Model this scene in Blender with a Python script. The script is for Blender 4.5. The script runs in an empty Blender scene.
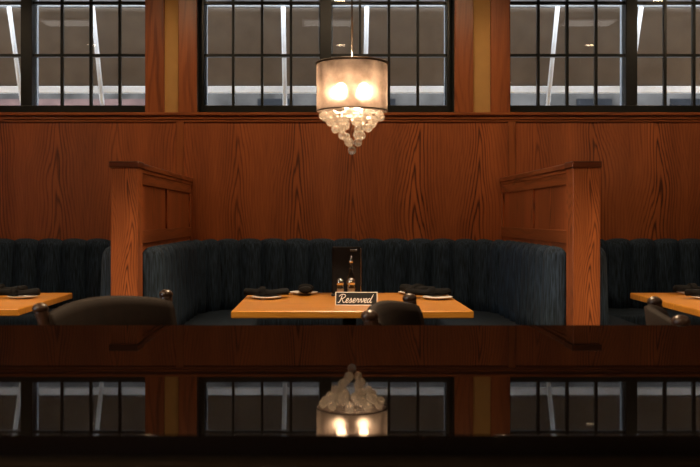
import bpy, math, random
from mathutils import Vector, Matrix
random.seed(7)
PI = math.pi
SC = bpy.context.scene
COL = SC.collection

# ------------------------------------------------------------------ mesh kit
class MB:
    def __init__(s):
        s.v = []; s.f = []; s.sm = []
    def add(s, vs, fs, smooth=False):
        o = len(s.v)
        s.v += [tuple(v) for v in vs]
        for f in fs:
            s.f.append(tuple(i + o for i in f)); s.sm.append(smooth)
        return s
    def box(s, x0, x1, y0, y1, z0, z1):
        vs = [(x0,y0,z0),(x1,y0,z0),(x1,y1,z0),(x0,y1,z0),(x0,y0,z1),(x1,y0,z1),(x1,y1,z1),(x0,y1,z1)]
        return s.add(vs, [(0,3,2,1),(4,5,6,7),(0,1,5,4),(1,2,6,5),(2,3,7,6),(3,0,4,7)])
    def rbox(s, x0, x1, y0, y1, z0, z1, r=.004):
        """box with chamfered edges"""
        r = min(r, (x1-x0)*.45, (y1-y0)*.45, (z1-z0)*.45)
        vs = []; idx = {}
        for i, x in enumerate((x0, x1)):
            for j, y in enumerate((y0, y1)):
                for k, z in enumerate((z0, z1)):
                    sx, sy, sz = (1,-1)[i], (1,-1)[j], (1,-1)[k]
                    for a, p in enumerate(((x, y+sy*r, z+sz*r), (x+sx*r, y, z+sz*r), (x+sx*r, y+sy*r, z))):
                        idx[i,j,k,a] = len(vs); vs.append(p)
        fs = []
        for i in (0,1): fs.append([idx[i,0,0,0], idx[i,1,0,0], idx[i,1,1,0], idx[i,0,1,0]])
        for j in (0,1): fs.append([idx[0,j,0,1], idx[1,j,0,1], idx[1,j,1,1], idx[0,j,1,1]])
        for k in (0,1): fs.append([idx[0,0,k,2], idx[1,0,k,2], idx[1,1,k,2], idx[0,1,k,2]])
        for i in (0,1):
            for j in (0,1): fs.append([idx[i,j,0,0], idx[i,j,0,1], idx[i,j,1,1], idx[i,j,1,0]])
        for i in (0,1):
            for k in (0,1): fs.append([idx[i,0,k,0], idx[i,0,k,2], idx[i,1,k,2], idx[i,1,k,0]])
        for j in (0,1):
            for k in (0,1): fs.append([idx[0,j,k,1], idx[0,j,k,2], idx[1,j,k,2], idx[1,j,k,1]])
        for key in [(i,j,k) for i in (0,1) for j in (0,1) for k in (0,1)]:
            fs.append([idx[key+(a,)] for a in range(3)])
        c = Vector(((x0+x1)/2, (y0+y1)/2, (z0+z1)/2))
        out = []
        for f in fs:
            p = [Vector(vs[q]) for q in f]
            n = (p[1]-p[0]).cross(p[2]-p[0]); m = sum(p, Vector())/len(p)
            out.append(tuple(f) if n.dot(m-c) > 0 else tuple(reversed(f)))
        return s.add(vs, out)
    def lathe(s, prof, c=(0,0,0), seg=24, smooth=True, sx=1, sy=1):
        vs = []; fs = []; n = len(prof)
        for i in range(seg):
            a = 2*PI*i/seg
            for r, z in prof:
                vs.append((c[0]+r*math.cos(a)*sx, c[1]+r*math.sin(a)*sy, c[2]+z))
        for i in range(seg):
            j = (i+1) % seg
            for k in range(n-1):
                fs.append((i*n+k, j*n+k, j*n+k+1, i*n+k+1))
        return s.add(vs, fs, smooth)
    def ball(s, c, r, seg=14, rings=8, sz=1.0):
        prof = [(max(1e-5, r*math.sin(PI*k/rings)), -r*sz*math.cos(PI*k/rings)) for k in range(rings+1)]
        return s.lathe(prof, c, seg)
    def tube(s, pts, r, seg=8, closed=False, caps=True, flat=1.0):
        pts = [Vector(p) for p in pts]; n = len(pts)
        rs = r if isinstance(r, (list, tuple)) else [r]*n
        vs = []; fs = []; up = None
        for i, p in enumerate(pts):
            if closed: t = pts[(i+1) % n] - pts[i-1]
            else: t = pts[min(i+1, n-1)] - pts[max(i-1, 0)]
            t.normalize()
            if up is None:
                up = Vector((0,0,1)) if abs(t.z) < .9 else Vector((1,0,0))
            a = t.cross(up)
            if a.length < 1e-6: a = t.cross(Vector((0,1,0)))
            a.normalize(); b = a.cross(t).normalized(); up = b
            for k in range(seg):
                q = 2*PI*k/seg
                vs.append(p + a*(rs[i]*math.cos(q)) + b*(rs[i]*flat*math.sin(q)))
        for i in range(n if closed else n-1):
            j = (i+1) % n
            for k in range(seg):
                l = (k+1) % seg
                fs.append((i*seg+k, i*seg+l, j*seg+l, j*seg+k))
        if caps and not closed:
            fs.append(tuple(range(seg))); fs.append(tuple((n-1)*seg+k for k in reversed(range(seg))))
        return s.add(vs, fs, True)
    def grid(s, rows, closed_u=False, closed_v=False, smooth=True, cap=False):
        n = len(rows); m = len(rows[0]); vs = [p for r in rows for p in r]; fs = []
        for i in range(n if closed_u else n-1):
            for j in range(m if closed_v else m-1):
                a, b = (i+1) % n, (j+1) % m
                fs.append((i*m+j, a*m+j, a*m+b, i*m+b))
        if cap:
            fs.append(tuple(range(m))); fs.append(tuple((n-1)*m+k for k in reversed(range(m))))
        return s.add(vs, fs, smooth)
    def xf(s, M):
        s.v = [tuple(M @ Vector(p)) for p in s.v]; return s
    def build(s, name, mat, parent=None, bevel=0, loc=None, subsurf=0):
        me = bpy.data.meshes.new(name)
        me.from_pydata(s.v, [], s.f); me.update()
        me.polygons.foreach_set('use_smooth', s.sm)
        import bmesh
        bm = bmesh.new(); bm.from_mesh(me)
        bmesh.ops.remove_doubles(bm, verts=bm.verts, dist=1e-6)
        bmesh.ops.recalc_face_normals(bm, faces=bm.faces)
        bm.to_mesh(me); bm.free()
        o = bpy.data.objects.new(name, me); COL.objects.link(o)
        if mat: me.materials.append(mat)
        if parent: o.parent = parent
        if loc: o.location = loc
        if bevel:
            b = o.modifiers.new('bevel', 'BEVEL'); b.width = bevel; b.segments = 2; b.limit_method = 'ANGLE'
        if subsurf:
            q = o.modifiers.new('sub', 'SUBSURF'); q.levels = q.render_levels = subsurf
        return o

def tag(o, label=None, cat=None, group=None, kind=None):
    if label: o['label'] = label
    if cat: o['category'] = cat
    if group: o['group'] = group
    if kind: o['kind'] = kind
    return o
def empty(name, loc=(0,0,0), rz=0):
    o = bpy.data.objects.new(name, None); COL.objects.link(o)
    o.location = loc; o.rotation_euler = (0,0,rz); o.empty_display_size = .1
    return o
KIDS = lambda o: [c for c in bpy.data.objects if c.parent == o]
def copy_tree(o, parent=None):
    c = o.copy(); COL.objects.link(c)
    if parent: c.parent = parent
    for ch in KIDS(o): copy_tree(ch, c)
    return c
def struct(o): o['kind'] = 'structure'; return o
def smooth_path(pts, n=6):
    P = [Vector(p) for p in pts]; out = []
    for i in range(len(P)-1):
        p0, p1, p2, p3 = P[max(i-1,0)], P[i], P[i+1], P[min(i+2,len(P)-1)]
        for k in range(n):
            t = k/n
            out.append(.5*((2*p1)+(p2-p0)*t+(2*p0-5*p1+4*p2-p3)*t*t+(3*p1-p0-3*p2+p3)*t**3))
    out.append(P[-1]); return out

# ------------------------------------------------------------------ materials
def newmat(name):
    m = bpy.data.materials.new(name); m.use_nodes = True
    nt = m.node_tree; b = nt.nodes['Principled BSDF']
    return m, nt, b
def plain(name, col, rough=.5, metal=0, noise=0, nscale=40, bump=0, spec=.5, **kw):
    m, nt, b = newmat(name)
    b.inputs['Base Color'].default_value = (*col, 1); b.inputs['Roughness'].default_value = rough
    b.inputs['Metallic'].default_value = metal; b.inputs['Specular IOR Level'].default_value = spec
    for k, v in kw.items(): b.inputs[k].default_value = v
    if noise or bump:
        tc = nt.nodes.new('ShaderNodeTexCoord'); n = nt.nodes.new('ShaderNodeTexNoise')
        n.inputs['Scale'].default_value = nscale; n.inputs['Detail'].default_value = 4
        nt.links.new(tc.outputs['Object'], n.inputs['Vector'])
        if noise:
            r = nt.nodes.new('ShaderNodeValToRGB')
            r.color_ramp.elements[0].position = .3; r.color_ramp.elements[1].position = .7
            r.color_ramp.elements[0].color = (*[c*(1-noise) for c in col], 1)
            r.color_ramp.elements[1].color = (*[min(1, c*(1+noise)) for c in col], 1)
            nt.links.new(n.outputs['Fac'], r.inputs['Fac']); nt.links.new(r.outputs['Color'], b.inputs['Base Color'])
        if bump:
            bp = nt.nodes.new('ShaderNodeBump'); bp.inputs['Strength'].default_value = bump; bp.inputs['Distance'].default_value = .002
            nt.links.new(n.outputs['Fac'], bp.inputs['Height']); nt.links.new(bp.outputs['Normal'], b.inputs['Normal'])
    return m

def wood(name, dark, light, grain='Z', across='X', rough=.35, period=.46, ring=20., contrast=1., stretch=.1, off=0., coat=.0, spec=.5):
    """oak veneer: cathedral figure every `period` metres, long grain along `grain`"""
    m, nt, b = newmat(name); N = nt.nodes.new; L = nt.links.new
    tc = N('ShaderNodeTexCoord'); sp = N('ShaderNodeSeparateXYZ'); L(tc.outputs['Object'], sp.inputs[0])
    # slow sideways wander of the figure
    nz = N('ShaderNodeTexNoise'); nz.inputs['Scale'].default_value = 1.3; nz.inputs['Detail'].default_value = 1
    L(tc.outputs['Object'], nz.inputs['Vector'])
    wob = N('ShaderNodeMath'); wob.operation = 'MULTIPLY_ADD'; wob.inputs[1].default_value = .18; wob.inputs[2].default_value = off
    L(nz.outputs['Fac'], wob.inputs[0])
    ax = N('ShaderNodeMath'); ax.operation = 'ADD'; L(sp.outputs[across], ax.inputs[0]); L(wob.outputs[0], ax.inputs[1])
    wr = N('ShaderNodeMath'); wr.operation = 'WRAP'; wr.inputs[1].default_value = period/2; wr.inputs[2].default_value = -period/2
    L(ax.outputs[0], wr.inputs[0])
    fl = N('ShaderNodeMath'); fl.operation = 'MULTIPLY_ADD'; fl.inputs[1].default_value = 1/period; fl.inputs[2].default_value = .5; L(ax.outputs[0], fl.inputs[0])
    fl2 = N('ShaderNodeMath'); fl2.operation = 'FLOOR'; L(fl.outputs[0], fl2.inputs[0])
    wn = N('ShaderNodeTexWhiteNoise'); wn.noise_dimensions = '1D'; L(fl2.outputs[0], wn.inputs['W'])
    z0 = N('ShaderNodeMath'); z0.operation = 'MULTIPLY_ADD'; z0.inputs[1].default_value = 3; L(wn.outputs['Value'], z0.inputs[0]); L(sp.outputs[grain], z0.inputs[2])
    gz = N('ShaderNodeMath'); gz.operation = 'MULTIPLY'; gz.inputs[1].default_value = stretch; L(z0.outputs[0], gz.inputs[0])
    # parabola-like figure:  f = k*|u|  + z*stretch + noise
    ab = N('ShaderNodeMath'); ab.operation = 'ABSOLUTE'; L(wr.outputs[0], ab.inputs[0])
    u2 = N('ShaderNodeMath'); u2.operation = 'MULTIPLY'; L(wr.outputs[0], u2.inputs[0]); L(wr.outputs[0], u2.inputs[1])
    u3 = N('ShaderNodeMath'); u3.operation = 'ADD'; u3.inputs[1].default_value = (period*.03)**2; L(u2.outputs[0], u3.inputs[0])
    pw = N('ShaderNodeMath'); pw.operation = 'SQRT'; L(u3.outputs[0], pw.inputs[0])
    g1 = N('ShaderNodeMath'); g1.operation = 'MULTIPLY'; g1.inputs[1].default_value = -1/(period*.2)**2; L(u2.outputs[0], g1.inputs[0])
    g2 = N('ShaderNodeMath'); g2.operation = 'EXPONENT'; L(g1.outputs[0], g2.inputs[0])
    mp = N('ShaderNodeMapping'); sc = {'X':14.,'Y':14.,'Z':14.}; sc[grain] = 1.1
    mp.inputs['Scale'].default_value = (sc['X'], sc['Y'], sc['Z']); L(tc.outputs['Object'], mp.inputs['Vector'])
    n2 = N('ShaderNodeTexNoise'); n2.inputs['Scale'].default_value = 1.; n2.inputs['Detail'].default_value = 3; L(mp.outputs[0], n2.inputs['Vector'])
    f1 = N('ShaderNodeMath'); f1.operation = 'ADD'; L(pw.outputs[0], f1.inputs[0]); L(gz.outputs[0], f1.inputs[1])
    f2 = N('ShaderNodeMath'); f2.operation = 'MULTIPLY_ADD'; f2.inputs[1].default_value = .05; L(n2.outputs['Fac'], f2.inputs[0]); L(f1.outputs[0], f2.inputs[2])
    sn = N('ShaderNodeMath'); sn.operation = 'MULTIPLY'; sn.inputs[1].default_value = ring*2*PI; L(f2.outputs[0], sn.inputs[0])
    s2 = N('ShaderNodeMath'); s2.operation = 'SINE'; L(sn.outputs[0], s2.inputs[0])
    # fine pores
    mp2 = N('ShaderNodeMapping'); sc = {'X':230.,'Y':230.,'Z':230.}; sc[grain] = 5.
    mp2.inputs['Scale'].default_value = (sc['X'], sc['Y'], sc['Z']); L(tc.outputs['Object'], mp2.inputs['Vector'])
    n3 = N('ShaderNodeTexNoise'); n3.inputs['Scale'].default_value = 1.; n3.inputs['Detail'].default_value = 2; L(mp2.outputs[0], n3.inputs['Vector'])
    # broad tone
    n4 = N('ShaderNodeTexNoise'); n4.inputs['Scale'].default_value = 1.; n4.inputs['Detail'].default_value = 2
    mp3 = N('ShaderNodeMapping'); sc = {'X':5.,'Y':5.,'Z':5.}; sc[grain] = .4
    mp3.inputs['Scale'].default_value = (sc['X'], sc['Y'], sc['Z']); L(tc.outputs['Object'], mp3.inputs['Vector']); L(mp3.outputs[0], n4.inputs['Vector'])
    a = N('ShaderNodeMath'); a.operation = 'MULTIPLY_ADD'; a.inputs[1].default_value = .40*contrast; a.inputs[2].default_value = .12; 
    am = N('ShaderNodeMath'); am.operation = 'MULTIPLY_ADD'; am.inputs[1].default_value = .80; am.inputs[2].default_value = .20; L(g2.outputs[0], am.inputs[0])
    as_ = N('ShaderNodeMath'); as_.operation = 'MULTIPLY'; 
    h1 = N('ShaderNodeMath'); h1.operation = 'MULTIPLY_ADD'; h1.inputs[1].default_value = .5; h1.inputs[2].default_value = .5; L(s2.outputs[0], h1.inputs[0])
    h2 = N('ShaderNodeMath'); h2.operation = 'POWER'; h2.inputs[1].default_value = 2.6; L(h1.outputs[0], h2.inputs[0])
    h3 = N('ShaderNodeMath'); h3.operation = 'MULTIPLY_ADD'; h3.inputs[1].default_value = -1.7; h3.inputs[2].default_value = .55; L(h2.outputs[0], h3.inputs[0])
    h4 = N('ShaderNodeMath'); h4.operation = 'MULTIPLY_ADD'; h4.inputs[1].default_value = .7; h4.inputs[2].default_value = .6; L(wn.outputs['Value'], h4.inputs[0])
    h5 = N('ShaderNodeMath'); h5.operation = 'MULTIPLY'; L(h3.outputs[0], h5.inputs[0]); L(h4.outputs[0], h5.inputs[1])
    L(h5.outputs[0], as_.inputs[0]); L(am.outputs[0], as_.inputs[1]); L(as_.outputs[0], a.inputs[0])
    c = N('ShaderNodeMath'); c.operation = 'MULTIPLY_ADD'; c.inputs[1].default_value = .48; L(n3.outputs['Fac'], c.inputs[0]); L(a.outputs[0], c.inputs[2])
    d = N('ShaderNodeMath'); d.operation = 'MULTIPLY_ADD'; d.inputs[1].default_value = .5; L(n4.outputs['Fac'], d.inputs[0]); L(c.outputs[0], d.inputs[2])
    r = N('ShaderNodeValToRGB'); e = r.color_ramp.elements
    e[0].position = .25; e[0].color = (*dark, 1); e[1].position = .9; e[1].color = (*light, 1)
    L(d.outputs[0], r.inputs['Fac']); L(r.outputs['Color'], b.inputs['Base Color'])
    b.inputs['Roughness'].default_value = rough; b.inputs['Coat Weight'].default_value = coat; b.inputs['Coat Roughness'].default_value = .15
    b.inputs['Specular IOR Level'].default_value = spec
    bp = N('ShaderNodeBump'); bp.inputs['Strength'].default_value = .06; bp.inputs['Distance'].default_value = .001
    L(d.outputs[0], bp.inputs['Height']); L(bp.outputs['Normal'], b.inputs['Normal'])
    return m

WD, WL = (.085,.017,.006), (.54,.150,.043)
M = {}
M['panel'] = wood('oak_wall_panel', WD, WL, 'Z', 'X', .38, .46, 44, .62, .085, .12)
M['panelY'] = wood('oak_divider_panel', WD, WL, 'Z', 'Y', .38, .5, 44, .7, .085, .3)
M['post'] = wood('oak_post', (.06,.013,.004), (.58,.172,.050), 'Z', 'X', .38, .16, 80, .85, .10, .055)
M['railX'] = wood('oak_rail', (.12,.026,.008), (.44,.13,.037), 'X', 'Z', .33, .3, 20, .6, .04)
M['railY'] = wood('oak_divider_rail', (.12,.026,.008), (.42,.125,.036), 'Y', 'Z', .35, .3, 20, .6, .04)
M['casing'] = wood('oak_casing', (.12,.026,.008), (.44,.13,.037), 'Z', 'X', .36, .25, 18, .6, .06, .2)
M['cap'] = wood('oak_cap', (.05,.012,.005), (.20,.055,.018), 'X', 'Z', .35, .2, 24, .7, .05)
M['table'] = wood('oak_table_top', (.26,.092,.011), (.68,.30,.036), 'X', 'Y', .30, .22, 45, .4, .06, .05, coat=.2)
M['stoolwood'] = wood('dark_stained_wood', (.014,.007,.004), (.055,.025,.013), 'Z', 'X', .35, .3, 20, .6, .06)
M['tan'] = plain('tan_plaster', (.52,.29,.09), .8, noise=.06, nscale=8, bump=.1)
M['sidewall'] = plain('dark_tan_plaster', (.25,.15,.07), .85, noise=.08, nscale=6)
M['ceil'] = plain('dark_ceiling_paint', (.03,.026,.024), .9, noise=.1, nscale=5)
M['floor'] = plain('dark_carpet', (.035,.028,.026), .95, noise=.4, nscale=60)
M['black'] = plain('black_window_frame', (.008,.010,.009), .35, noise=.2, nscale=30)
M['blackmetal'] = plain('black_metal', (.012,.012,.012), .4, metal=.3, noise=.2, nscale=60)
M['linen'] = plain('black_linen', (.0045,.0045,.005), .95, noise=.4, nscale=180, bump=.3, spec=.2)
M['china'] = plain('white_china', (.85,.83,.80), .15, noise=.02, nscale=10)
M['chrome'] = plain('brushed_chrome', (.75,.73,.70), .18, metal=1, noise=.05, nscale=80)
M['white'] = plain('white_paint', (.82,.84,.86), .5, noise=.04, nscale=20)
M['stop'] = plain('grey_white_stop', (.30,.32,.34), .6, noise=.05, nscale=20)
M['leather'] = plain('dark_brown_leather', (.009,.0042,.0026), .7, noise=.25, spec=.12, nscale=35, bump=.25)
M['bronze'] = plain('dark_bronze', (.03,.016,.008), .4, metal=.6, noise=.2, nscale=50)
M['signblack'] = plain('black_sign_face', (.006,.006,.007), .35, noise=.1, nscale=50)
M['signwhite'] = plain('white_sign_print', (.9,.88,.84), .5, noise=.02, nscale=50)
M['salt'] = plain('tan_seasoning', (.55,.36,.20), .8, noise=.3, nscale=400)
M['oil'] = plain('dark_oil', (.05,.025,.008), .1, noise=.1, nscale=20)
M['cover'] = plain('black_menu_cover', (.006,.006,.007), .55, spec=.2, noise=.2, nscale=60, bump=.15)
M['outground'] = plain('wet_asphalt', (.16,.165,.17), .7, noise=.3, nscale=3)
M['outwall'] = plain('grey_blue_render', (.052,.049,.046), .9, spec=.1, noise=.6, nscale=1.6)
M['outbrick'] = plain('reddish_brick', (.085,.048,.042), .9, noise=.3, nscale=4)
M['outdark'] = plain('dark_far_glass', (.012,.013,.015), .9, spec=.1, noise=.3, nscale=3)

# blue upholstery: woven vertical thread
def fabric():
    m, nt, b = newmat('navy_woven_upholstery'); N = nt.nodes.new; L = nt.links.new
    tc = N('ShaderNodeTexCoord'); mp = N('ShaderNodeMapping'); mp.inputs['Scale'].default_value = (150,150,9); L(tc.outputs['Object'], mp.inputs[0])
    n = N('ShaderNodeTexNoise'); n.inputs['Scale'].default_value = 1; n.inputs['Detail'].default_value = 3; L(mp.outputs[0], n.inputs['Vector'])
    r = N('ShaderNodeValToRGB'); e = r.color_ramp.elements
    e[0].position = .35; e[0].color = (.006,.012,.019,1); e[1].position = .75; e[1].color = (.042,.074,.125,1)
    L(n.outputs['Fac'], r.inputs['Fac']); L(r.outputs['Color'], b.inputs['Base Color'])
    b.inputs['Roughness'].default_value = .8; b.inputs['Specular IOR Level'].default_value = .25
    b.inputs['Sheen Weight'].default_value = .0; b.inputs['Sheen Roughness'].default_value = .5
    bp = N('ShaderNodeBump'); bp.inputs['Strength'].default_value = .25; bp.inputs['Distance'].default_value = .001
    L(n.outputs['Fac'], bp.inputs['Height']); L(bp.outputs['Normal'], b.inputs['Normal'])
    return m
M['fabric'] = fabric()

# lacquered bar top: near-black stain under clear gloss
def lacquer():
    m, nt, b = newmat('black_lacquered_bar_top'); N = nt.nodes.new; L = nt.links.new
    tc = N('ShaderNodeTexCoord'); mp = N('ShaderNodeMapping'); mp.inputs['Scale'].default_value = (1.5,40,40); L(tc.outputs['Object'], mp.inputs[0])
    n = N('ShaderNodeTexNoise'); n.inputs['Scale'].default_value = 1; n.inputs['Detail'].default_value = 3; L(mp.outputs[0], n.inputs['Vector'])
    r = N('ShaderNodeValToRGB'); e = r.color_ramp.elements
    e[0].color = (.0015,.0012,.001,1); e[1].color = (.005,.0028,.002,1)
    L(n.outputs['Fac'], r.inputs['Fac']); L(r.outputs['Color'], b.inputs['Base Color'])
    b.inputs['Roughness'].default_value = .3; b.inputs['Specular IOR Level'].default_value = 0
    g = N('ShaderNodeBsdfGlossy'); g.inputs['Roughness'].default_value = .02; x = N('ShaderNodeMixShader'); x.inputs[0].default_value = .19
    L(b.outputs[0], x.inputs[1]); L(g.outputs[0], x.inputs[2]); L(x.outputs[0], nt.nodes['Material Output'].inputs[0])
    return m
M['lacquer'] = lacquer()

def glass_pane():
    m, nt, b = newmat('window_glass'); N = nt.nodes.new; L = nt.links.new
    nt.nodes.remove(b); out = nt.nodes['Material Output']
    t = N('ShaderNodeBsdfTransparent'); t.inputs[0].default_value = (.96,.975,.97,1)
    g = N('ShaderNodeBsdfGlossy'); g.inputs['Roughness'].default_value = .0; f = N('ShaderNodeFresnel'); f.inputs[0].default_value = 1.5
    x = N('ShaderNodeMixShader'); L(f.outputs[0], x.inputs[0]); L(t.outputs[0], x.inputs[1]); L(g.outputs[0], x.inputs[2]); L(x.outputs[0], out.inputs[0])
    return m
M['glass'] = glass_pane()
def clear_glass(name, col=(1,1,1), ior=1.5):
    m, nt, b = newmat(name)
    b.inputs['Base Color'].default_value = (*col,1); b.inputs['Transmission Weight'].default_value = 1
    b.inputs['Roughness'].default_value = .02; b.inputs['IOR'].default_value = ior
    return m
def crystal_mat():
    m, nt, b = newmat('crackled_crystal_glass'); N = nt.nodes.new; L = nt.links.new
    nt.nodes.remove(b); out = nt.nodes['Material Output']
    g = N('ShaderNodeBsdfGlass'); g.inputs['Color'].default_value = (1,.97,.93,1); g.inputs['Roughness'].default_value = .02; g.inputs['IOR'].default_value = 1.5
    t = N('ShaderNodeBsdfTranslucent'); t.inputs[0].default_value = (.95,.87,.76,1)
    d = N('ShaderNodeBsdfDiffuse'); d.inputs[0].default_value = (.9,.82,.72,1)
    tr = N('ShaderNodeBsdfTransparent')
    a = N('ShaderNodeMixShader'); a.inputs[0].default_value = .65; L(d.outputs[0], a.inputs[1]); L(t.outputs[0], a.inputs[2])
    c = N('ShaderNodeMixShader'); c.inputs[0].default_value = .40; L(a.outputs[0], c.inputs[1]); L(tr.outputs[0], c.inputs[2])
    e = N('ShaderNodeMixShader'); e.inputs[0].default_value = .62; L(c.outputs[0], e.inputs[1]); L(g.outputs[0], e.inputs[2]); L(e.outputs[0], out.inputs[0])
    return m
M['crystal'] = crystal_mat()
M['cruet'] = clear_glass('clear_bottle_glass', (.97,.98,.97), 1.45)

def shade_mat():
    m, nt, b = newmat('organza_lamp_shade'); N = nt.nodes.new; L = nt.links.new
    nt.nodes.remove(b); out = nt.nodes['Material Output']
    tc = N('ShaderNodeTexCoord'); n = N('ShaderNodeTexNoise'); n.inputs['Scale'].default_value = 16; n.inputs['Detail'].default_value = 5; n.inputs['Roughness'].default_value = .6
    L(tc.outputs['Object'], n.inputs['Vector'])
    r = N('ShaderNodeValToRGB'); e = r.color_ramp.elements
    e[0].position = .3; e[0].color = (.026,.019,.016,1); e[1].position = .7; e[1].color = (.115,.090,.076,1)
    L(n.outputs['Fac'], r.inputs['Fac'])
    d = N('ShaderNodeBsdfDiffuse'); t = N('ShaderNodeBsdfTranslucent'); L(r.outputs['Color'], d.inputs[0]); L(r.outputs['Color'], t.inputs[0])
    x = N('ShaderNodeMixShader'); x.inputs[0].default_value = .6; L(d.outputs[0], x.inputs[1]); L(t.outputs[0], x.inputs[2])
    tr = N('ShaderNodeBsdfRefraction'); tr.inputs['Roughness'].default_value = .68; tr.inputs['IOR'].default_value = 1.12; tr.inputs['Color'].default_value = (.75,.66,.58,1)
    y = N('ShaderNodeMixShader'); y.inputs[0].default_value = .11
    L(x.outputs[0], y.inputs[1]); L(tr.outputs[0], y.inputs[2]); L(y.outputs[0], out.inputs[0])
    return m
M['shade'] = shade_mat()
def canopy_mat():
    m, nt, b = newmat('taupe_awning_canvas'); N = nt.nodes.new; L = nt.links.new
    nt.nodes.remove(b); out = nt.nodes['Material Output']
    tc = N('ShaderNodeTexCoord'); n = N('ShaderNodeTexNoise'); n.inputs['Scale'].default_value = 5; n.inputs['Detail'].default_value = 3
    L(tc.outputs['Object'], n.inputs['Vector'])
    r = N('ShaderNodeValToRGB'); e = r.color_ramp.elements
    e[0].position = .3; e[0].color = (.20,.158,.12,1); e[1].position = .7; e[1].color = (.245,.195,.15,1)
    L(n.outputs['Fac'], r.inputs['Fac'])
    d = N('ShaderNodeBsdfDiffuse'); t = N('ShaderNodeBsdfTranslucent'); L(r.outputs['Color'], d.inputs[0]); L(r.outputs['Color'], t.inputs[0])
    x = N('ShaderNodeMixShader'); x.inputs[0].default_value = .4; L(d.outputs[0], x.inputs[1]); L(t.outputs[0], x.inputs[2]); L(x.outputs[0], out.inputs[0])
    return m
M['canopy'] = canopy_mat()
def emis(name, col, s):
    m, nt, b = newmat(name); b.inputs['Base Color'].default_value = (.8,.8,.8,1)
    b.inputs['Emission Color'].default_value = (*col,1); b.inputs['Emission Strength'].default_value = s
    return m
M['bulb'] = emis('warm_bulb', (1,.69,.42), 330)
M['downlamp'] = emis('downlight_lamp', (1,.74,.45), 26)
M['panel_light'] = emis('ceiling_light_diffuser', (1,.93,.85), 1.6)

# ------------------------------------------------------------------ camera   (x right, y away, z up)
CZ = 1.15
cam = bpy.data.cameras.new('camera'); co = bpy.data.objects.new('camera', cam); COL.objects.link(co)
co.location = (0,0,CZ); co.rotation_euler = (PI/2,0,0)
cam.sensor_width = 36; cam.lens = 48.14; cam.shift_x = 25/700; cam.shift_y = -16.5/700
cam.dof.use_dof = True; cam.dof.focus_distance = 4.75; cam.dof.aperture_fstop = 8
SC.camera = co

# ------------------------------------------------------------------ room shell
XL, XR, YF, YB, H = -6.0, 6.3, -3.2, 7.2, 3.2
struct(MB().box(XL-.2, XR+.2, YF-.2, YB+.2, -.1, 0).build('floor', M['floor']))
struct(MB().box(XL-.2, XR+.2, YF-.2, YB+.2, H, H+.12).build('ceiling', M['ceil']))
struct(MB().box(XR, XR+.2, YF-.2, YB+.2, 0, H).build('wall_right', M['sidewall']))
struct(MB().box(XL, XR, YF-.2, YF, 0, H).build('wall_front', M['sidewall']))
# left wall with an unseen window added to let in cool fill
wl = MB()
wl.box(XL-.2, XL, YF-.2, -1.2, 0, H); wl.box(XL-.2, XL, 1.6, YB+.2, 0, H)
wl.box(XL-.2, XL, -1.2, 1.6, 0, 1.0); wl.box(XL-.2, XL, -1.2, 1.6, 2.7, H)
struct(wl.build('wall_left', M['sidewall']))
w4 = MB()
for a, b in ((-1.2,-1.14),(.17,.23),(1.54,1.6)): w4.box(XL-.14, XL-.08, a, b, 1.0, 2.7)
w4.box(XL-.14, XL-.08, -1.2, 1.6, 1.0, 1.06); w4.box(XL-.14, XL-.08, -1.2, 1.6, 2.64, 2.7)
w4o = struct(w4.build('window_4', M['black']))
struct(MB().box(XL-.115, XL-.11, -1.2, 1.6, 1.0, 2.7).build('glass', M['glass'], w4o))

WINS = [(c-.99, c+.99) for c in (-2.333, .004, 2.396)]
WZ0, WZ1 = 1.955, 3.09
SILL = 1.95
wb = MB()
wb.box(XL, XR, YB, YB+.2, 0, WZ0); wb.box(XL, XR, YB, YB+.2, WZ1, H)
xs = [XL] + [v for w in WINS for v in w] + [XR]
for i in range(0, len(xs), 2): wb.box(xs[i], xs[i+1], YB, YB+.2, WZ0, WZ1)
wbo = struct(wb.build('wall_back', M['tan']))
# oak veneer panelling below the windows
struct(MB().box(XL, XR, YB-.018, YB-.001, 0, 1.89).build('wood_panelling', M['panel'], wbo))
for i, x in enumerate((-1.112, 1.432)):
    struct(MB().rbox(x-.03, x+.03, YB-.030, YB-.018, 0, 1.885, .003).build('batten', M['casing'], wbo))
# ledge moulding: stepped rail under the windows
t = MB(); t.rbox(XL, XR, YB-.055, YB, SILL-.028, SILL, .008); t.rbox(XL, XR, YB-.038, YB, SILL-.055, SILL-.028, .005)
t.rbox(XL, XR, YB-.030, YB, SILL-.075, SILL-.055, .005)
struct(t.build('trim_1', M['railX']))
n = 2
for a, b in ((-1.38,-1.232), (-1.125,-.982), (.995,1.138), (1.27,1.42), (-3.5,-3.355), (3.395,3.54)):
    struct(MB().rbox(a, b, YB-.024, YB, SILL, WZ1+.11, .004).build('trim_%d' % n, M['casing'])); n += 1
for a, b in ((-3.355,-1.38), (-.982,.995), (1.42,3.395)):
    struct(MB().rbox(a, b, YB-.024, YB, WZ1, WZ1+.11, .004).build('trim_%d' % n, M['railX'])); n += 1

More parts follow.
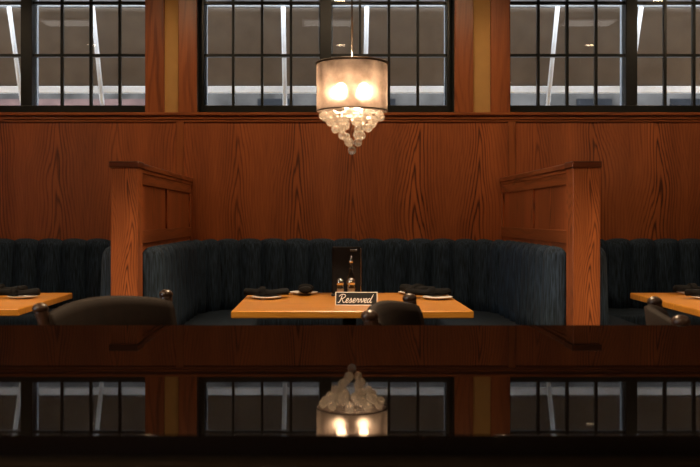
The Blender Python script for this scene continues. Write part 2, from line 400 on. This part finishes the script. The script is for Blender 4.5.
MZ = [2.416, 2.828]
for i, (x0, x1) in enumerate(WINS):
    w = MB(); y0, y1 = YB+.11, YB+.19
    fb = .040
    w.box(x0, x0+fb, y0, y1, WZ0, WZ1); w.box(x1-fb, x1, y0, y1, WZ0, WZ1)
    w.box(x0+fb, x1-fb, y0, y1, WZ0, WZ0+.067); w.box(x0+fb, x1-fb, y0, y1, WZ1-.045, WZ1)
    xm = (x0+x1)/2; w.box(xm-.044, xm+.044, y0, y1, WZ0+.067, WZ1-.045)
    wo = struct(w.build('window_%d' % (i+1), M['black'], bevel=.003))
    for a, b in ((x0+fb, xm-.044), (xm+.044, x1-fb)):
        s = MB(); p = (b-a)/4
        for k in (1,2,3): s.box(a+k*p-.010, a+k*p+.010, y0+.02, y1-.02, WZ0+.067, WZ1-.045)
        for z in MZ: s.box(a, b, y0+.018, y1-.018, z-.011, z+.011)
        struct(s.build('muntin_bars', M['black'], wo))
        struct(MB().box(a, b, YB+.148, YB+.152, WZ0+.067, WZ1-.045).build('glass', M['glass'], wo))
        e = MB(); z0, z1 = WZ0+.067, WZ1-.045; q = .014
        e.box(a, a+q, y1+.0, y1+.05, z0, z1); e.box(b-q*.6, b, y1+.0, y1+.05, z0, z1)
        e.box(a, b, y1, y1+.05, z0-.02, z0+.004)
        struct(e.build('outer_stop', M['stop'], wo))
    j = MB(); j.box(x0-.004, x0+.003, YB+.001, y0, WZ0, WZ1); j.box(x1-.003, x1+.004, YB+.001, y0, WZ0, WZ1)
    struct(j.build('window_jamb', M['black'], wo))

# ------------------------------------------------------------------ outside the windows
struct(MB().box(-25, 25, YB+.2, 40, -.12, -.02).build('ground_outside', M['outground']))
bld = empty('outside_building', (0, 16, 0))
tag(bld, 'grey blue building across the street seen below the awnings', 'building')
MB().box(-16, 16, 0, 4, -.02, 7.5).build('wall', M['outwall'], bld)
MB().box(-16, 16, -.15, 4.1, 7.5, 7.8).build('roof_edge', M['outdark'], bld)
MB().box(-6, -3.05, -.06, 0, -.02, 3.16).build('brick_base', M['outbrick'], bld)
for x in (-5.4, -2.4, -.85, .9, 2.4, 4.6, 6.2):
    wf = MB().box(x-.30, x+.30, -.02, 0, 2.2, 3.17).build('window', M['outdark'], bld)
    MB().box(x-.34, x+.34, -.06, 0, 2.12, 2.2).build('sill', M['white'], wf)
def awning(cx, where):
    r = empty('awning', (cx, 8.05, 2.97))
    tag(r, 'taupe canvas awning on white tube frame outside the %s window' % where, 'awning', 'window awnings')
    R = lambda z, dy=0: (0, .45*(2.96-z)+.05+dy, z-2.97)
    w = 1.165
    a, b = R(2.972, .05), R(2.28, .05)
    c = MB().grid([[(x, a[1]+(b[1]-a[1])*k/8, a[2]+(b[2]-a[2])*k/8) for k in range(9)] for x in [-w+2*w*i/12 for i in range(13)]])
    o = c.build('canopy', M['canopy'], r)
    so = o.modifiers.new('thick', 'SOLIDIFY'); so.thickness = .004
    a = R(2.972); MB().rbox(-w, w, a[1]-.012, a[1]+.03, a[2]-.007, a[2]+.006, .003).build('top_bar', M['stop'], r)
    a = R(2.292); MB().rbox(-w, w, a[1]-.02, a[1]+.03, a[2]-.031, a[2]+.031, .006).build('front_bar', M['white'], r)
    for sx in (-.36, .36):
        p, q = R(2.96, -.035), R(2.02, -.035)
        MB().tube([(sx, p[1], p[2]), (sx, q[1], q[2])], .020, 12).build('arm', M['white'], r)
    for sx in (-w+.03, w-.03):
        MB().tube([(sx, -.65+.02, .0), (sx, .05, .0)], .018, 10).build('wall_bracket', M['white'], r)
for cx, nm in ((-2.363,'left'), (.0,'centre'), (2.365,'right')): awning(cx, nm)

# ------------------------------------------------------------------ booth dividers
PF = 5.04     # front of the posts
def divider(x0, x1, side, label):
    """side=+1: the booth with the lamp lies to +x"""
    r = empty('booth_divider', ((x0+x1)/2, PF, 0)); tag(r, label, 'divider', 'oak booth dividers')
    h = (x1-x0)/2; zt = 1.416
    MB().rbox(-h, h, 0, .145, 0, zt, .003).build('post', M['post'], r)
    MB().rbox(-h-.008, h+.008, -.010, .155, zt, zt+.035, .004).build('post_cap', M['cap'], r)
    hp = .057; yb = YB-.018-PF; ya = .145
    MB().box(-hp+.012, hp-.012, ya, yb, 0, 1.40).build('core_panel', M['panelY'], r)
    MB().rbox(-hp-.014, hp+.014, .159, yb, zt, zt+.032, .004).build('cap_rail', M['railY'], r)
    MB().rbox(-hp-.005, hp+.005, ya, yb, zt-.022, zt, .003).build('cap_moulding', M['railY'], r)
    for s in (-1, 1):
        f = MB(); xa, xb = (s*(hp-.012), s*hp) if s > 0 else (s*hp, s*(hp-.012))
        f.rbox(xa, xb, ya, yb, zt-.085, zt-.022, .002)
        f.rbox(xa, xb, ya, yb, 1.0, 1.075, .002)
        f.build('rail', M['railY'], r)
        for a, b in ((ya, ya+.06), (ya+.90, ya+.965), (yb-.06, yb)):
            MB().rbox(xa, xb, a, b, 1.075, zt-.085, .002).build('stile', M['panelY'], r)
divider(-1.154, -1.010, 1, 'oak booth divider with square post left of the lamp')
divider(1.336, 1.482, -1, 'oak booth divider with square post right of the lamp')

# ------------------------------------------------------------------ banquettes
def upath(x0, x1, yb, yf, rad):
    """U from front-left along left side, back, right side to front-right (the wall-side line)"""
    pts = []
    n = 40
    L = yb-rad-yf
    for i in range(60): pts.append((x0, yf + L*i/60, 1, 0))
    for i in range(24):
        a = PI - (PI/2)*i/24
        pts.append((x0+rad+rad*math.cos(a), yb-rad+rad*math.sin(a), -math.cos(a), -math.sin(a)))
    W = x1-x0-2*rad
    for i in range(72): pts.append((x0+rad+W*i/72, yb, 0, -1))
    for i in range(24):
        a = PI/2 - (PI/2)*i/24
        pts.append((x1-rad+rad*math.cos(a), yb-rad+rad*math.sin(a), -math.cos(a), -math.sin(a)))
    for i in range(61): pts.append((x1, yb-rad - L*i/60, -1, 0))
    # resample evenly
    d = [0]
    for p, q in zip(pts, pts[1:]): d.append(d[-1]+math.hypot(q[0]-p[0], q[1]-p[1]))
    return pts, d
def sample(pts, d, s):
    import bisect
    i = min(max(bisect.bisect_right(d, s)-1, 0), len(d)-2)
    t = (s-d[i])/max(1e-9, d[i+1]-d[i]); p, q = pts[i], pts[i+1]
    v = [p[k]+(q[k]-p[k])*t for k in range(4)]
    l = math.hypot(v[2], v[3]); return v[0], v[1], v[2]/l, v[3]/l
def banquette(x0, x1, label):
    yf = 5.192; yb = YB-.03
    r = empty('banquette', ((x0+x1)/2, yb, 0)); tag(r, label, 'banquette', 'U shaped booth benches')
    ox, oy = (x0+x1)/2, yb
    pts, d = upath(x0+.012, x1-.012, yb, yf, .60)
    T = d[-1]; nch = round(T/.186); w = T/nch; per = 14
    rows = []
    for i in range(nch*per+1):
        s = T*i/(nch*per); ph = (i % per)/per
        bul = math.sin(PI*ph)**.62 if 0 < ph < 1 else 0.
        x, y, nx, ny = sample(pts, d, s)
        endf = min(1, min(s, T-s)/.05); ef = .45 + .55*math.sqrt(max(0, 1-(1-endf)**2))
        th = (.058 + .056*bul)*ef
        zt = .970 + .018*bul - .03*(1-ef)
        prof = [(0,.40), (th*.96,.40), (th+.010,.55), (th+.004,.75), (th*.98,zt-.075), (th*.93,zt-.040), (th*.78,zt-.014), (th*.5,zt), (th*.2,zt-.008), (0,zt-.03)]
        rows.append([(x+nx*o-ox, y+ny*o-oy, z) for o, z in prof])
    MB().grid(rows, closed_v=True, cap=True).build('backrest', M['fabric'], r)
    # seat cushion and plinth follow the same U
    def ring(off0, off1, z0, z1, rr):
        R = []
        for i in range(121):
            s = T*i/120; x, y, nx, ny = sample(pts, d, s)
            e = min(1, min(s, T-s)/.02)
            prof = [(off0,z0), (off1-rr,z0), (off1,z0+rr), (off1,z1-rr), (off1-rr*.3,z1-rr*.3), (off1-rr,z1), (off0,z1)]
            R.append(prof)
        return R
    def sweep(off0, off1, z0, z1, rr):
        # inner offset of a U: build from its own inset path so corners stay clean
        q, dq = upath(x0+.012, x1-.012, yb, yf, .60)
        rows = []
        xi0, xi1, yi = x0+.012+off1, x1-.012-off1, yb-off1
        def prof_at(t):
            return None
        L1 = yi-yf; Wd = xi1-xi0
        path = []
        for i in range(21): path.append(((x0+.012, yf+(yb-yf)*i/20*1.0), (xi0, yf+(yi-yf)*i/20)))
        for i in range(1,21): path.append(((x0+.012+(x1-x0-.024)*i/20, yb), (xi0+Wd*i/20, yi)))
        for i in range(1,21): path.append(((x1-.012, yb-(yb-yf)*i/20), (xi1, yi-(yi-yf)*i/20)))
        for (a, b) in path:
            dx, dy = b[0]-a[0], b[1]-a[1]; l = math.hypot(dx, dy); f0 = off0/off1*.9
            P = lambda t, z: (a[0]+dx*t-ox, a[1]+dy*t-oy, z)
            k = rr/l
            rows.append([P(f0,z0), P(1-k,z0), P(1,z0+rr), P(1,z1-rr), P(1-.3*k,z1-.3*rr), P(1-k,z1), P(f0,z1)])
        return rows
    MB().grid(sweep(.05, .56, .31, .46, .03), closed_v=True, cap=True).build('seat', M['fabric'], r)
    MB().grid(sweep(.03, .50, 0, .31, .005), closed_v=True, cap=True, smooth=False).build('plinth', M['black'], r)
banquette(-3.60, -1.134, 'navy channel tufted booth bench left of the left post')
banquette(-1.030, 1.357, 'navy channel tufted U shaped booth bench around the reserved table')
banquette(1.461, 3.92, 'navy channel tufted booth bench right of the right post')

# ------------------------------------------------------------------ tables
TZ = .73
def table(x0, x1, y0, y1, label, ped):
    r = empty('dining_table', ((x0+x1)/2, (y0+y1)/2, 0)); tag(r, label, 'table', 'oak booth tables')
    hx, hy = (x1-x0)/2, (y1-y0)/2
    MB().rbox(-hx, hx, -hy, hy, TZ-.033, TZ, .004).build('table_top', M['table'], r)
    for px in ped:
        MB().tube([(px,0,.03), (px,0,TZ-.05)], .034, 16).build('pedestal', M['blackmetal'], r)
        MB().rbox(px-.2, px+.2, -.2, .2, TZ-.05, TZ-.033, .004).build('top_bracket', M['blackmetal'], r)
        b = MB(); b.rbox(px-.30, px+.30, -.035, .035, 0, .03, .006); b.rbox(px-.035, px+.035, -.30, .30, 0, .03, .006)
        b.build('base', M['blackmetal'], r)
table(-.42, .665, 4.18, 5.19, 'oak table with reserved sign under the lit pendant', [0])
table(-3.13, -1.40, 4.27, 5.19, 'oak table cut off by the left edge of the photo', [-.5, .5])
table(1.69, 3.45, 4.18, 5.19, 'oak table cut off by the right edge of the photo', [-.5, .5])

# ------------------------------------------------------------------ place settings
def plate_proto():
    prof = [(.0001,.0), (.038,.0), (.042,.003), (.060,.007), (.076,.012), (.078,.0135), (.076,.0145), (.058,.010), (.043,.0065), (.0001,.0055)]
    return MB().lathe(prof, seg=40).build('side_plate', M['china'])
def napkin_proto():
    # folded black linen rolled round the cutlery: lumpy flattened roll with an open, flared end
    rows = []; L = .235; n = 22; k = 16
    for i in range(n+1):
        t = i/n; x = (t-.5)*L
        wdt = .030 + .010*t + .004*math.sin(t*9); hgt = .0155 + .003*math.sin(t*7+1) + .005*math.exp(-((t-.42)/.1)**2)
        if i in (0, n): wdt *= .8; hgt *= .8
        row = []
        for j in range(k):
            a = 2*PI*j/k; lump = 1 + .07*math.sin(3*a + t*5)
            row.append((x, wdt*math.cos(a)*lump, hgt + hgt*math.sin(a)*(lump if math.sin(a) > 0 else 1)))
        rows.append(row)
    o = MB().grid(rows, closed_v=True, cap=True).build('napkin_roll', M['linen'])
    b = MB()
    rows = []
    for i in range(5):
        x = -.035 + .03*i/4
        rows.append([(x, .040*math.cos(2*PI*j/18), .0215 + .0235*math.sin(2*PI*j/18)) for j in range(18)])
    b.grid(rows, closed_v=True, cap=True).build('wrap_band', M['linen'], o)
    return o
PL, NP = [plate_proto()], [napkin_proto()]
used = {'p': False, 'n': False}
def plate(x, y, label):
    o = PL[0] if not used['p'] else copy_tree(PL[0]); used['p'] = True
    o.location = (x, y, TZ); tag(o, label, 'plate', 'white side plates'); return o
def napkin(x, y, rz, label, dz=.0145, s=1.0):
    o = NP[0] if not used['n'] else copy_tree(NP[0]); used['n'] = True
    o.location = (x, y, TZ+dz); o.rotation_euler = (0,0,rz); o.scale = (s,s,1); tag(o, label, 'napkin', 'black napkin rolls'); return o
plate(-.30, 4.80, 'white plate at the left end of the reserved table')
napkin(-.305, 4.86, .06, 'black napkin roll lying at the left end of the reserved table')
plate(-.115, 5.09, 'white plate at far side of reserved table, left of the menu')
napkin(-.105, 5.06, PI/2, 'black napkin roll pointing forward, left of the menu on reserved table')
plate(.475, 5.09, 'white plate at far side of reserved table, right of the menu')
napkin(.495, 5.07, PI/2+.5, 'black napkin roll pointing forward, right of the menu on reserved table')
plate(.575, 4.78, 'white plate at the right end of the reserved table')
napkin(.535, 4.86, PI-.05, 'black napkin roll lying at the right end of the reserved table')
plate(-1.66, 5.08, 'white plate at the far side of the left table')
napkin(-1.73, 5.05, .1, 'black napkin roll at the far side of the left table')
plate(-1.56, 4.83, 'white plate near the right end of the left table')
napkin(-1.585, 4.84, .12, 'black napkin roll near the right end of the left table', s=.9)
plate(1.99, 5.08, 'white plate at the far side of the right table')
napkin(2.02, 5.10, 0, 'black napkin roll at the far side of the right table')
plate(1.955, 4.79, 'white plate near the left end of the right table')
napkin(1.975, 4.82, .08, 'black napkin roll near the left end of the right table')

# reserved sign: black tent card with white border and script lettering
def strokes():
    R = [[(-.12,.80),(.02,1.0),(.25,1.08),(.52,1.02),(.60,.82),(.45,.60),(.18,.50)], [(.20,.98),(.17,.6),(.10,.12),(-.02,.0),(-.12,.08)], [(.20,.50),(.36,.34),(.50,.06),(.62,.0),(.76,.12)]]
    e = [[(0,.12),(.22,.26),(.32,.45),(.22,.56),(.10,.42),(.07,.15),(.18,.0),(.42,.12)]]
    s = [[(0,.12),(.14,.36),(.20,.58),(.27,.36),(.28,.12),(.16,.0),(.05,.05)], [(.22,.02),(.42,.12)]]
    r = [[(0,.12),(.12,.40),(.14,.58),(.20,.47),(.33,.47),(.29,.22),(.32,.03),(.46,.12)]]
    v = [[(0,.12),(.08,.42),(.17,.52),(.20,.25),(.25,.02),(.36,.14),(.44,.38),(.42,.54),(.54,.44)]]
    d = [[(.34,.46),(.18,.54),(.04,.32),(.06,.06),(.18,.02),(.33,.26),(.46,.70),(.54,1.08)], [(.54,1.08),(.40,.48),(.35,.12),(.44,.0),(.60,.12)]]
    x = 0; out = []
    for g, adv in ((R,.74),(e,.40),(s,.40),(e,.40),(r,.44),(v,.50),(e,.40),(d,.6)):
        for st in g: out.append([(px+x, py) for px, py in st])
        x += adv
    return out, x
sg = empty('reserved_sign', (.150, 4.47, TZ), -.05)
tag(sg, 'small black tent sign with white border reading Reserved', 'sign')
tilt = math.radians(20); HS = .066; WS = .100
def face_M(sgn): return Matrix.Rotation(-tilt if sgn > 0 else tilt, 4, 'X')
M0 = Matrix.Translation((0, -.024, 0)) @ Matrix.Rotation(-tilt, 4, 'X')
MB().rbox(-WS, WS, 0, .003, 0, HS, .001).xf(M0).build('front_face', M['signblack'], sg)
MB().rbox(-WS, WS, -.003, 0, 0, HS, .001).xf(Matrix.Translation((0, .024, 0)) @ Matrix.Rotation(tilt, 4, 'X')).build('back_face', M['signblack'], sg)
b = MB(); q = .0034
b.box(-WS, WS, -.0012, .0004, 0, q); b.box(-WS, WS, -.0012, .0004, HS-q, HS); b.box(-WS, -WS+q, -.0012, .0004, q, HS-q); b.box(WS-q, WS, -.0012, .0004, q, HS-q)
b.xf(M0).build('border', M['signwhite'], sg)
st, wd = strokes(); u = .158/wd; l = MB()
for p in st:
    pp = smooth_path([((x+.22*y)*u - .084, -.0008, .0135+y*u*.92) for x, y in p], 5)
    l.tube(pp, [.0021 if 2 < i < len(pp)-3 else .0014 for i in range(len(pp))], 6)
l.xf(M0).build('lettering', M['signwhite'], sg)

# menu stand, cruet, shakers
mh = empty('menu_holder', (.115, 4.965, TZ)); tag(mh, 'upright black menu holder with thin metal edge on the reserved table', 'menu holder')
MB().rbox(-.076, .076, .0, .016, .012, .262, .003).build('cover', M['cover'], mh)
MB().rbox(-.082, .082, -.006, .06, 0, .012, .004).build('base', M['blackmetal'], mh)
MB().rbox(.0735, .0775, -.004, .0, .014, .255, .001).build('metal_edge', M['chrome'], mh)
MB().rbox(.018, .055, -.002, .0, .238, .248, .0005).build('label_plate', M['chrome'], mh)
MB().rbox(-.0775, -.0745, -.003, .0, .014, .255, .001).build('metal_edge', M['blackmetal'], mh)
cr = empty('oil_bottle', (.137, 4.928, TZ)); tag(cr, 'tall clear glass oil bottle standing in front of the menu holder', 'bottle')
MB().lathe([(.0001,0),(.021,0),(.024,.004),(.024,.085),(.020,.105),(.010,.130),(.008,.175),(.010,.180),(.0001,.181)], seg=24).build('bottle_body', M['cruet'], cr)
MB().lathe([(.0001,.004),(.019,.004),(.021,.008),(.021,.060),(.0001,.061)], seg=24).build('oil', M['oil'], cr)
MB().lathe([(.0001,.180),(.011,.180),(.011,.192),(.005,.198),(.004,.216),(.0001,.218)], seg=16).build('pour_spout', M['chrome'], cr)
def shaker(x, y, z, label, fill, s=1.):
    r = empty('shaker', (x, y, z)); tag(r, label, 'shaker', 'glass table shakers'); r.scale = (s,s,s)
    MB().lathe([(.0001,0),(.018,0),(.0205,.004),(.017,.060),(.016,.070),(.0001,.070)], seg=20).build('glass_body', M['cruet'], r)
    MB().lathe([(.0001,.004),(.0165,.004),(.0185,.008),(.0165,.046),(.0001,.047)], seg=20).build('seasoning', M[fill], r)
    MB().lathe([(.0165,.066),(.0195,.068),(.0195,.080),(.017,.092),(.010,.100),(.0001,.103)], seg=20).build('cap', M['chrome'], r)
shaker(.080, 4.875, TZ, 'left chrome capped shaker in front of the menu holder', 'salt')
shaker(.136, 4.870, TZ, 'right chrome capped shaker in front of the menu holder', 'salt', 1.03)

# ------------------------------------------------------------------ pendant lamp
pd = empty('pendant_lamp', (.134, 4.65, H)); tag(pd, 'lit drum pendant lamp with hanging crystal balls', 'lamp')
z = lambda a: a - H
R0 = .176; ZT, ZB = 1.912, 1.676
pr = [(R0, z(ZB)), (R0, z(ZB+.08)), (R0, z(ZB+.16)), (R0, z(ZT))]
MB().lathe(pr, seg=64).build('lamp_shade', M['shade'], pd)
for zz, nm in ((ZT,'shade_rim'), (ZB,'shade_rim')):
    MB().tube([(R0*math.cos(2*PI*i/64), R0*math.sin(2*PI*i/64), z(zz)) for i in range(64)], .0065 if zz == ZT else .0035, 8, closed=True).build(nm, M['bronze'], pd)
MB().tube([(0,0,z(1.80)), (0,0,-.02)], .0045, 10).build('rod', M['chrome'], pd)
MB().lathe([(.0001,0),(.065,0),(.065,-.012),(.055,-.022),(.012,-.028),(.0001,-.03)], seg=32).build('ceiling_canopy', M['chrome'], pd)
sp = MB()
for k in range(4):
    a = PI/4 + k*PI/2; sp.tube([(0,0,z(1.885)), (R0*math.cos(a), R0*math.sin(a), z(1.905))], .0028, 6)
sp.build('spider', M['bronze'], pd)
for r_, zz in ((.150,1.680), (.105,1.678), (.06,1.676)):
    MB().tube([(r_*math.cos(2*PI*i/48), r_*math.sin(2*PI*i/48), z(zz)) for i in range(48)], .002, 6, closed=True).build('crystal_ring', M['chrome'], pd)
for sx, sy in ((-.052,-.100), (.052,-.100), (-.052,.100), (.052,.100)):
    so = MB().lathe([(.0001,0),(.016,0),(.016,.05),(.0001,.05)], (sx,sy,z(1.805)), 16).build('socket', M['bronze'], pd)
    MB().tube([(0,0,z(1.86)), (sx,sy,z(1.852))], .004, 8).build('arm', M['bronze'], so)
    MB().ball((sx,sy,z(1.775)), .022, 20, 12, 1.15).build('bulb', M['bulb'], pd)
CB = .0215
tiers = [(.146,1.652,10,.2), (.114,1.622,8,.45), (.082,1.592,6,.1), (.05,1.635,3,1.2), (.055,1.553,4,.5), (.030,1.523,3,.1), (0,1.486,1,0)]
for rr, zz, cnt, ph in tiers:
    for k in range(cnt):
        a = ph + 2*PI*k/cnt; jz = zz + random.uniform(-.006,.006); x, y = rr*math.cos(a), rr*math.sin(a)
        cb = MB().ball((x,y,z(jz)), CB, 18, 12, 1.05).build('crystal_ball', M['crystal'], pd)
        MB().tube([(x,y,z(jz+CB)), (x,y,z(1.68))], .0007, 4).build('hanging_wire', M['chrome'], cb)
for x, nm in ((-2.47,'left'), (2.74,'right')):
    c = copy_tree(pd); c.location.x = x; c['label'] = 'lit drum pendant lamp with crystal balls over the %s table' % nm; c['group'] = 'pendant lamps'
pd['group'] = 'pendant lamps'; pd['label'] = 'lit drum pendant lamp with crystal balls in front of the centre window'

# ------------------------------------------------------------------ bar counter
bc = empty('bar_counter', (0, 1.36, 0)); tag(bc, 'long glossy black bar counter across the foreground', 'counter')
CT = .94; y0, y1 = .878-1.36, 1.822-1.36; th = .042
prof = []
rn = .024
for k in range(9):
    a = PI/2 + (PI/2)*k/8
    prof.append((y0+rn+rn*math.cos(a), CT-rn+rn*math.sin(a)))
prof += [(y0, CT-th), (y1, CT-th), (y1, CT-.006), (y1-.002, CT-.002), (y1-.006, CT)]
MB().grid([[(x, p[0], p[1]) for p in prof] for x in (-3.2, 3.4)], closed_v=True, cap=True, smooth=False).build('counter_top', M['lacquer'], bc)
MB().box(-3.15, 3.35, -.40, .14, .10, CT-th).build('body', M['stoolwood'], bc)
MB().box(-3.15, 3.35, -.34, .08, 0, .10).build('plinth', M['black'], bc)
MB().tube([(-3.15,.26,.2), (3.35,.26,.2)], .02, 12).build('foot_rail', M['chrome'], bc)
for x in (-2.6,-1.3,0,1.3,2.6): MB().tube([(x,.13,.2), (x,.26,.2)], .01, 8).build('rail_bracket', M['chrome'], bc)

# ------------------------------------------------------------------ bar stools
def stool_proto():
    r = empty('bar_stool')
    hw = .215; by = -.19
    for s in (-1, 1):
        pts = smooth_path([(s*(hw-.01), by+.05, .60), (s*hw, by+.015, .74), (s*(hw+.004), by-.008, .86), (s*(hw+.012), by-.028, .938)], 5)
        m = MB(); m.tube(pts, [.015]*(len(pts)-3)+[.015,.016,.016], 12)
        m.ball((s*(hw+.012), by-.028, .938), .019, 14, 8, .75)
        m.build('back_post', M['stoolwood'], r)
    rows = []; n = 24
    for i in range(n+1):
        t = -1+2*i/n; x = t*(hw+.006); cy = by + .0 - .045*(1-t*t)
        top = .926 + .022*(1-t*t); bot = .70 - .01*(1-t*t)
        P = []
        for zz, yo in ((bot,.016), (bot+.03,.024), ((bot+top)/2,.027), (top-.025,.021), (top-.006,.014), (top,.002), (top-.006,-.010), ((bot+top)/2,-.010), (bot,-.008)):
            lean = -.12*(zz-.72)
            P.append((x, cy+yo+lean+.008, zz))
        rows.append(P)
    MB().grid(rows, closed_v=True, cap=True).build('back_panel', M['leather'], r)
    rows = []
    k = 32
    for zz, s in ((.585,.93),(.592,.98),(.615,1.0),(.632,.985),(.643,.93),(.650,.80),(.652,.4),(.652,.02)):
        row = []
        for j in range(k):
            a = 2*PI*j/k; ca, sa = math.cos(a), math.sin(a); q = (abs(ca)**4+abs(sa)**4)**-.25
            row.append((.215*s*q*ca, .21*s*q*sa, zz))
        rows.append(row)
    MB().grid(rows, closed_v=True, cap=True).build('seat', M['leather'], r)
    MB().lathe([(.0001,.53),(.10,.53),(.10,.545),(.06,.55),(.06,.585),(.0001,.585)], seg=24).build('swivel', M['blackmetal'], r)
    for sx in (-1,1):
        for sy in (-1,1):
            MB().tube([(sx*.11, sy*.11, .55), (sx*.185, sy*.185, .0)], [.020,.015], 10).build('leg', M['stoolwood'], r)
    f = MB(); c = .162
    MB().tube([(c,c,.2),(-c,c,.2),(-c,-c,.2),(c,-c,.2)], .010, 8, closed=True).build('foot_rest', M['chrome'], r)
    MB().box(-.13,.13,-.13,.13,.525,.55).build('seat_frame', M['stoolwood'], r)
    return r
def place_stool(o, near, far, label):
    """near / far: floor positions of the two ends of the back"""
    n, f = Vector(near), Vector(far); mid = (n+f)/2; dr = (f-n).normalized()
    face = Vector((dr.y, -dr.x))                      # seat looks to the right
    o.rotation_euler = (0,0, math.atan2(face.y, face.x)-PI/2)
    p = mid + face*.205
    o.location = (p.x, p.y, 0); tag(o, label, 'bar stool', 'bar stools behind the counter')
s1 = stool_proto(); s2 = copy_tree(s1); s3 = copy_tree(s1)
place_stool(s1, (-.645,2.16), (-.425,2.55), 'brown leather bar stool in front of the left post')
place_stool(s2, (.105,1.985), (.235,2.44), 'brown leather bar stool in front of the reserved table')
place_stool(s3, (.735,1.90), (.835,2.33), 'brown leather bar stool in front of the right table')

# ------------------------------------------------------------------ ceiling fixtures
def add_light(name, kind, loc, power, col, **kw):
    l = bpy.data.lights.new(name, kind); l.energy = power; l.color = col
    for k, v in kw.items(): setattr(l, k, v)
    o = bpy.data.objects.new(name, l); COL.objects.link(o); o.location = loc
    return o
WARM = (1,.70,.42)
def downlight(x, y, power, label, size=145, blend=.7):
    r = empty('downlight', (x, y, H)); tag(r, label, 'ceiling light', 'ceiling downlights')
    MB().lathe([(.052,0),(.075,0),(.078,-.004),(.072,-.008),(.054,-.006),(.052,0)], seg=32).build('trim_ring', M['white'], r)
    MB().lathe([(.0001,-.001),(.052,-.001),(.052,-.004),(.0001,-.004)], seg=32).build('lamp_face', M['downlamp'], r)
    add_light('downlight_beam', 'SPOT', (x, y, H-.03), power, WARM, spot_size=math.radians(size), spot_blend=blend, shadow_soft_size=.05)
for x, nm in ((-2.77,'left table'), (.185,'reserved table'), (3.16,'right table')):
    downlight(x, 3.56, 350, 'round recessed ceiling downlight in front of the %s' % nm, 104, .55)
for x, nm, pw in ((-2.2,'left',330), (.3,'middle',40), (2.8,'right',60)):
    downlight(x, .4, pw, 'round recessed ceiling downlight over the %s of the bar counter' % nm)
for x, nm in ((-3.1,'left of the left window'), (-1.18,'between left and centre windows'), (.135,'above the centre window'), (1.2,'between centre and right windows'), (3.1,'right of the right window')):
    downlight(x, 6.0, 30, 'unseen ceiling downlight added to brighten the wall %s' % nm, 165, .5)  # row added out of view only to brighten the back wall
for x, nm in ((-2.7,'left'), (.03,'reserved'), (2.77,'right')):
    r = empty('ceiling_panel_light', (x, 4.85, H)); tag(r, 'rectangular ceiling light panel above the %s table' % nm, 'ceiling light', 'ceiling light panels')
    MB().rbox(-.27, .27, -.16, .16, -.012, 0, .003).build('frame', M['white'], r)
    MB().box(-.245, .245, -.135, .135, -.016, -.012).build('diffuser', M['panel_light'], r)
# cool area lamp added outside the side opening, in place of daylight
d = add_light('side_fill_lamp', 'AREA', (XL-.5, .2, 2.0), 65, (.62,.78,1), shape='RECTANGLE', size=2.8, size_y=1.7)
d.rotation_euler = (0, -PI/2, 0)

w = bpy.data.worlds.new('dusk_sky'); SC.world = w; w.use_nodes = True
bg = w.node_tree.nodes['Background']; bg.inputs[0].default_value = (.84,.88,.97,1); bg.inputs[1].default_value = 7.2

vs = SC.view_settings
vs.view_transform = 'Standard'; vs.look = 'None'; vs.gamma = 1; vs.use_curve_mapping = False; vs.exposure = 0
SC.cycles.use_denoising = True
SC.cycles.max_bounces = 10; SC.cycles.transparent_max_bounces = 12
SC.cycles.caustics_refractive = True; SC.cycles.sample_clamp_indirect = 4
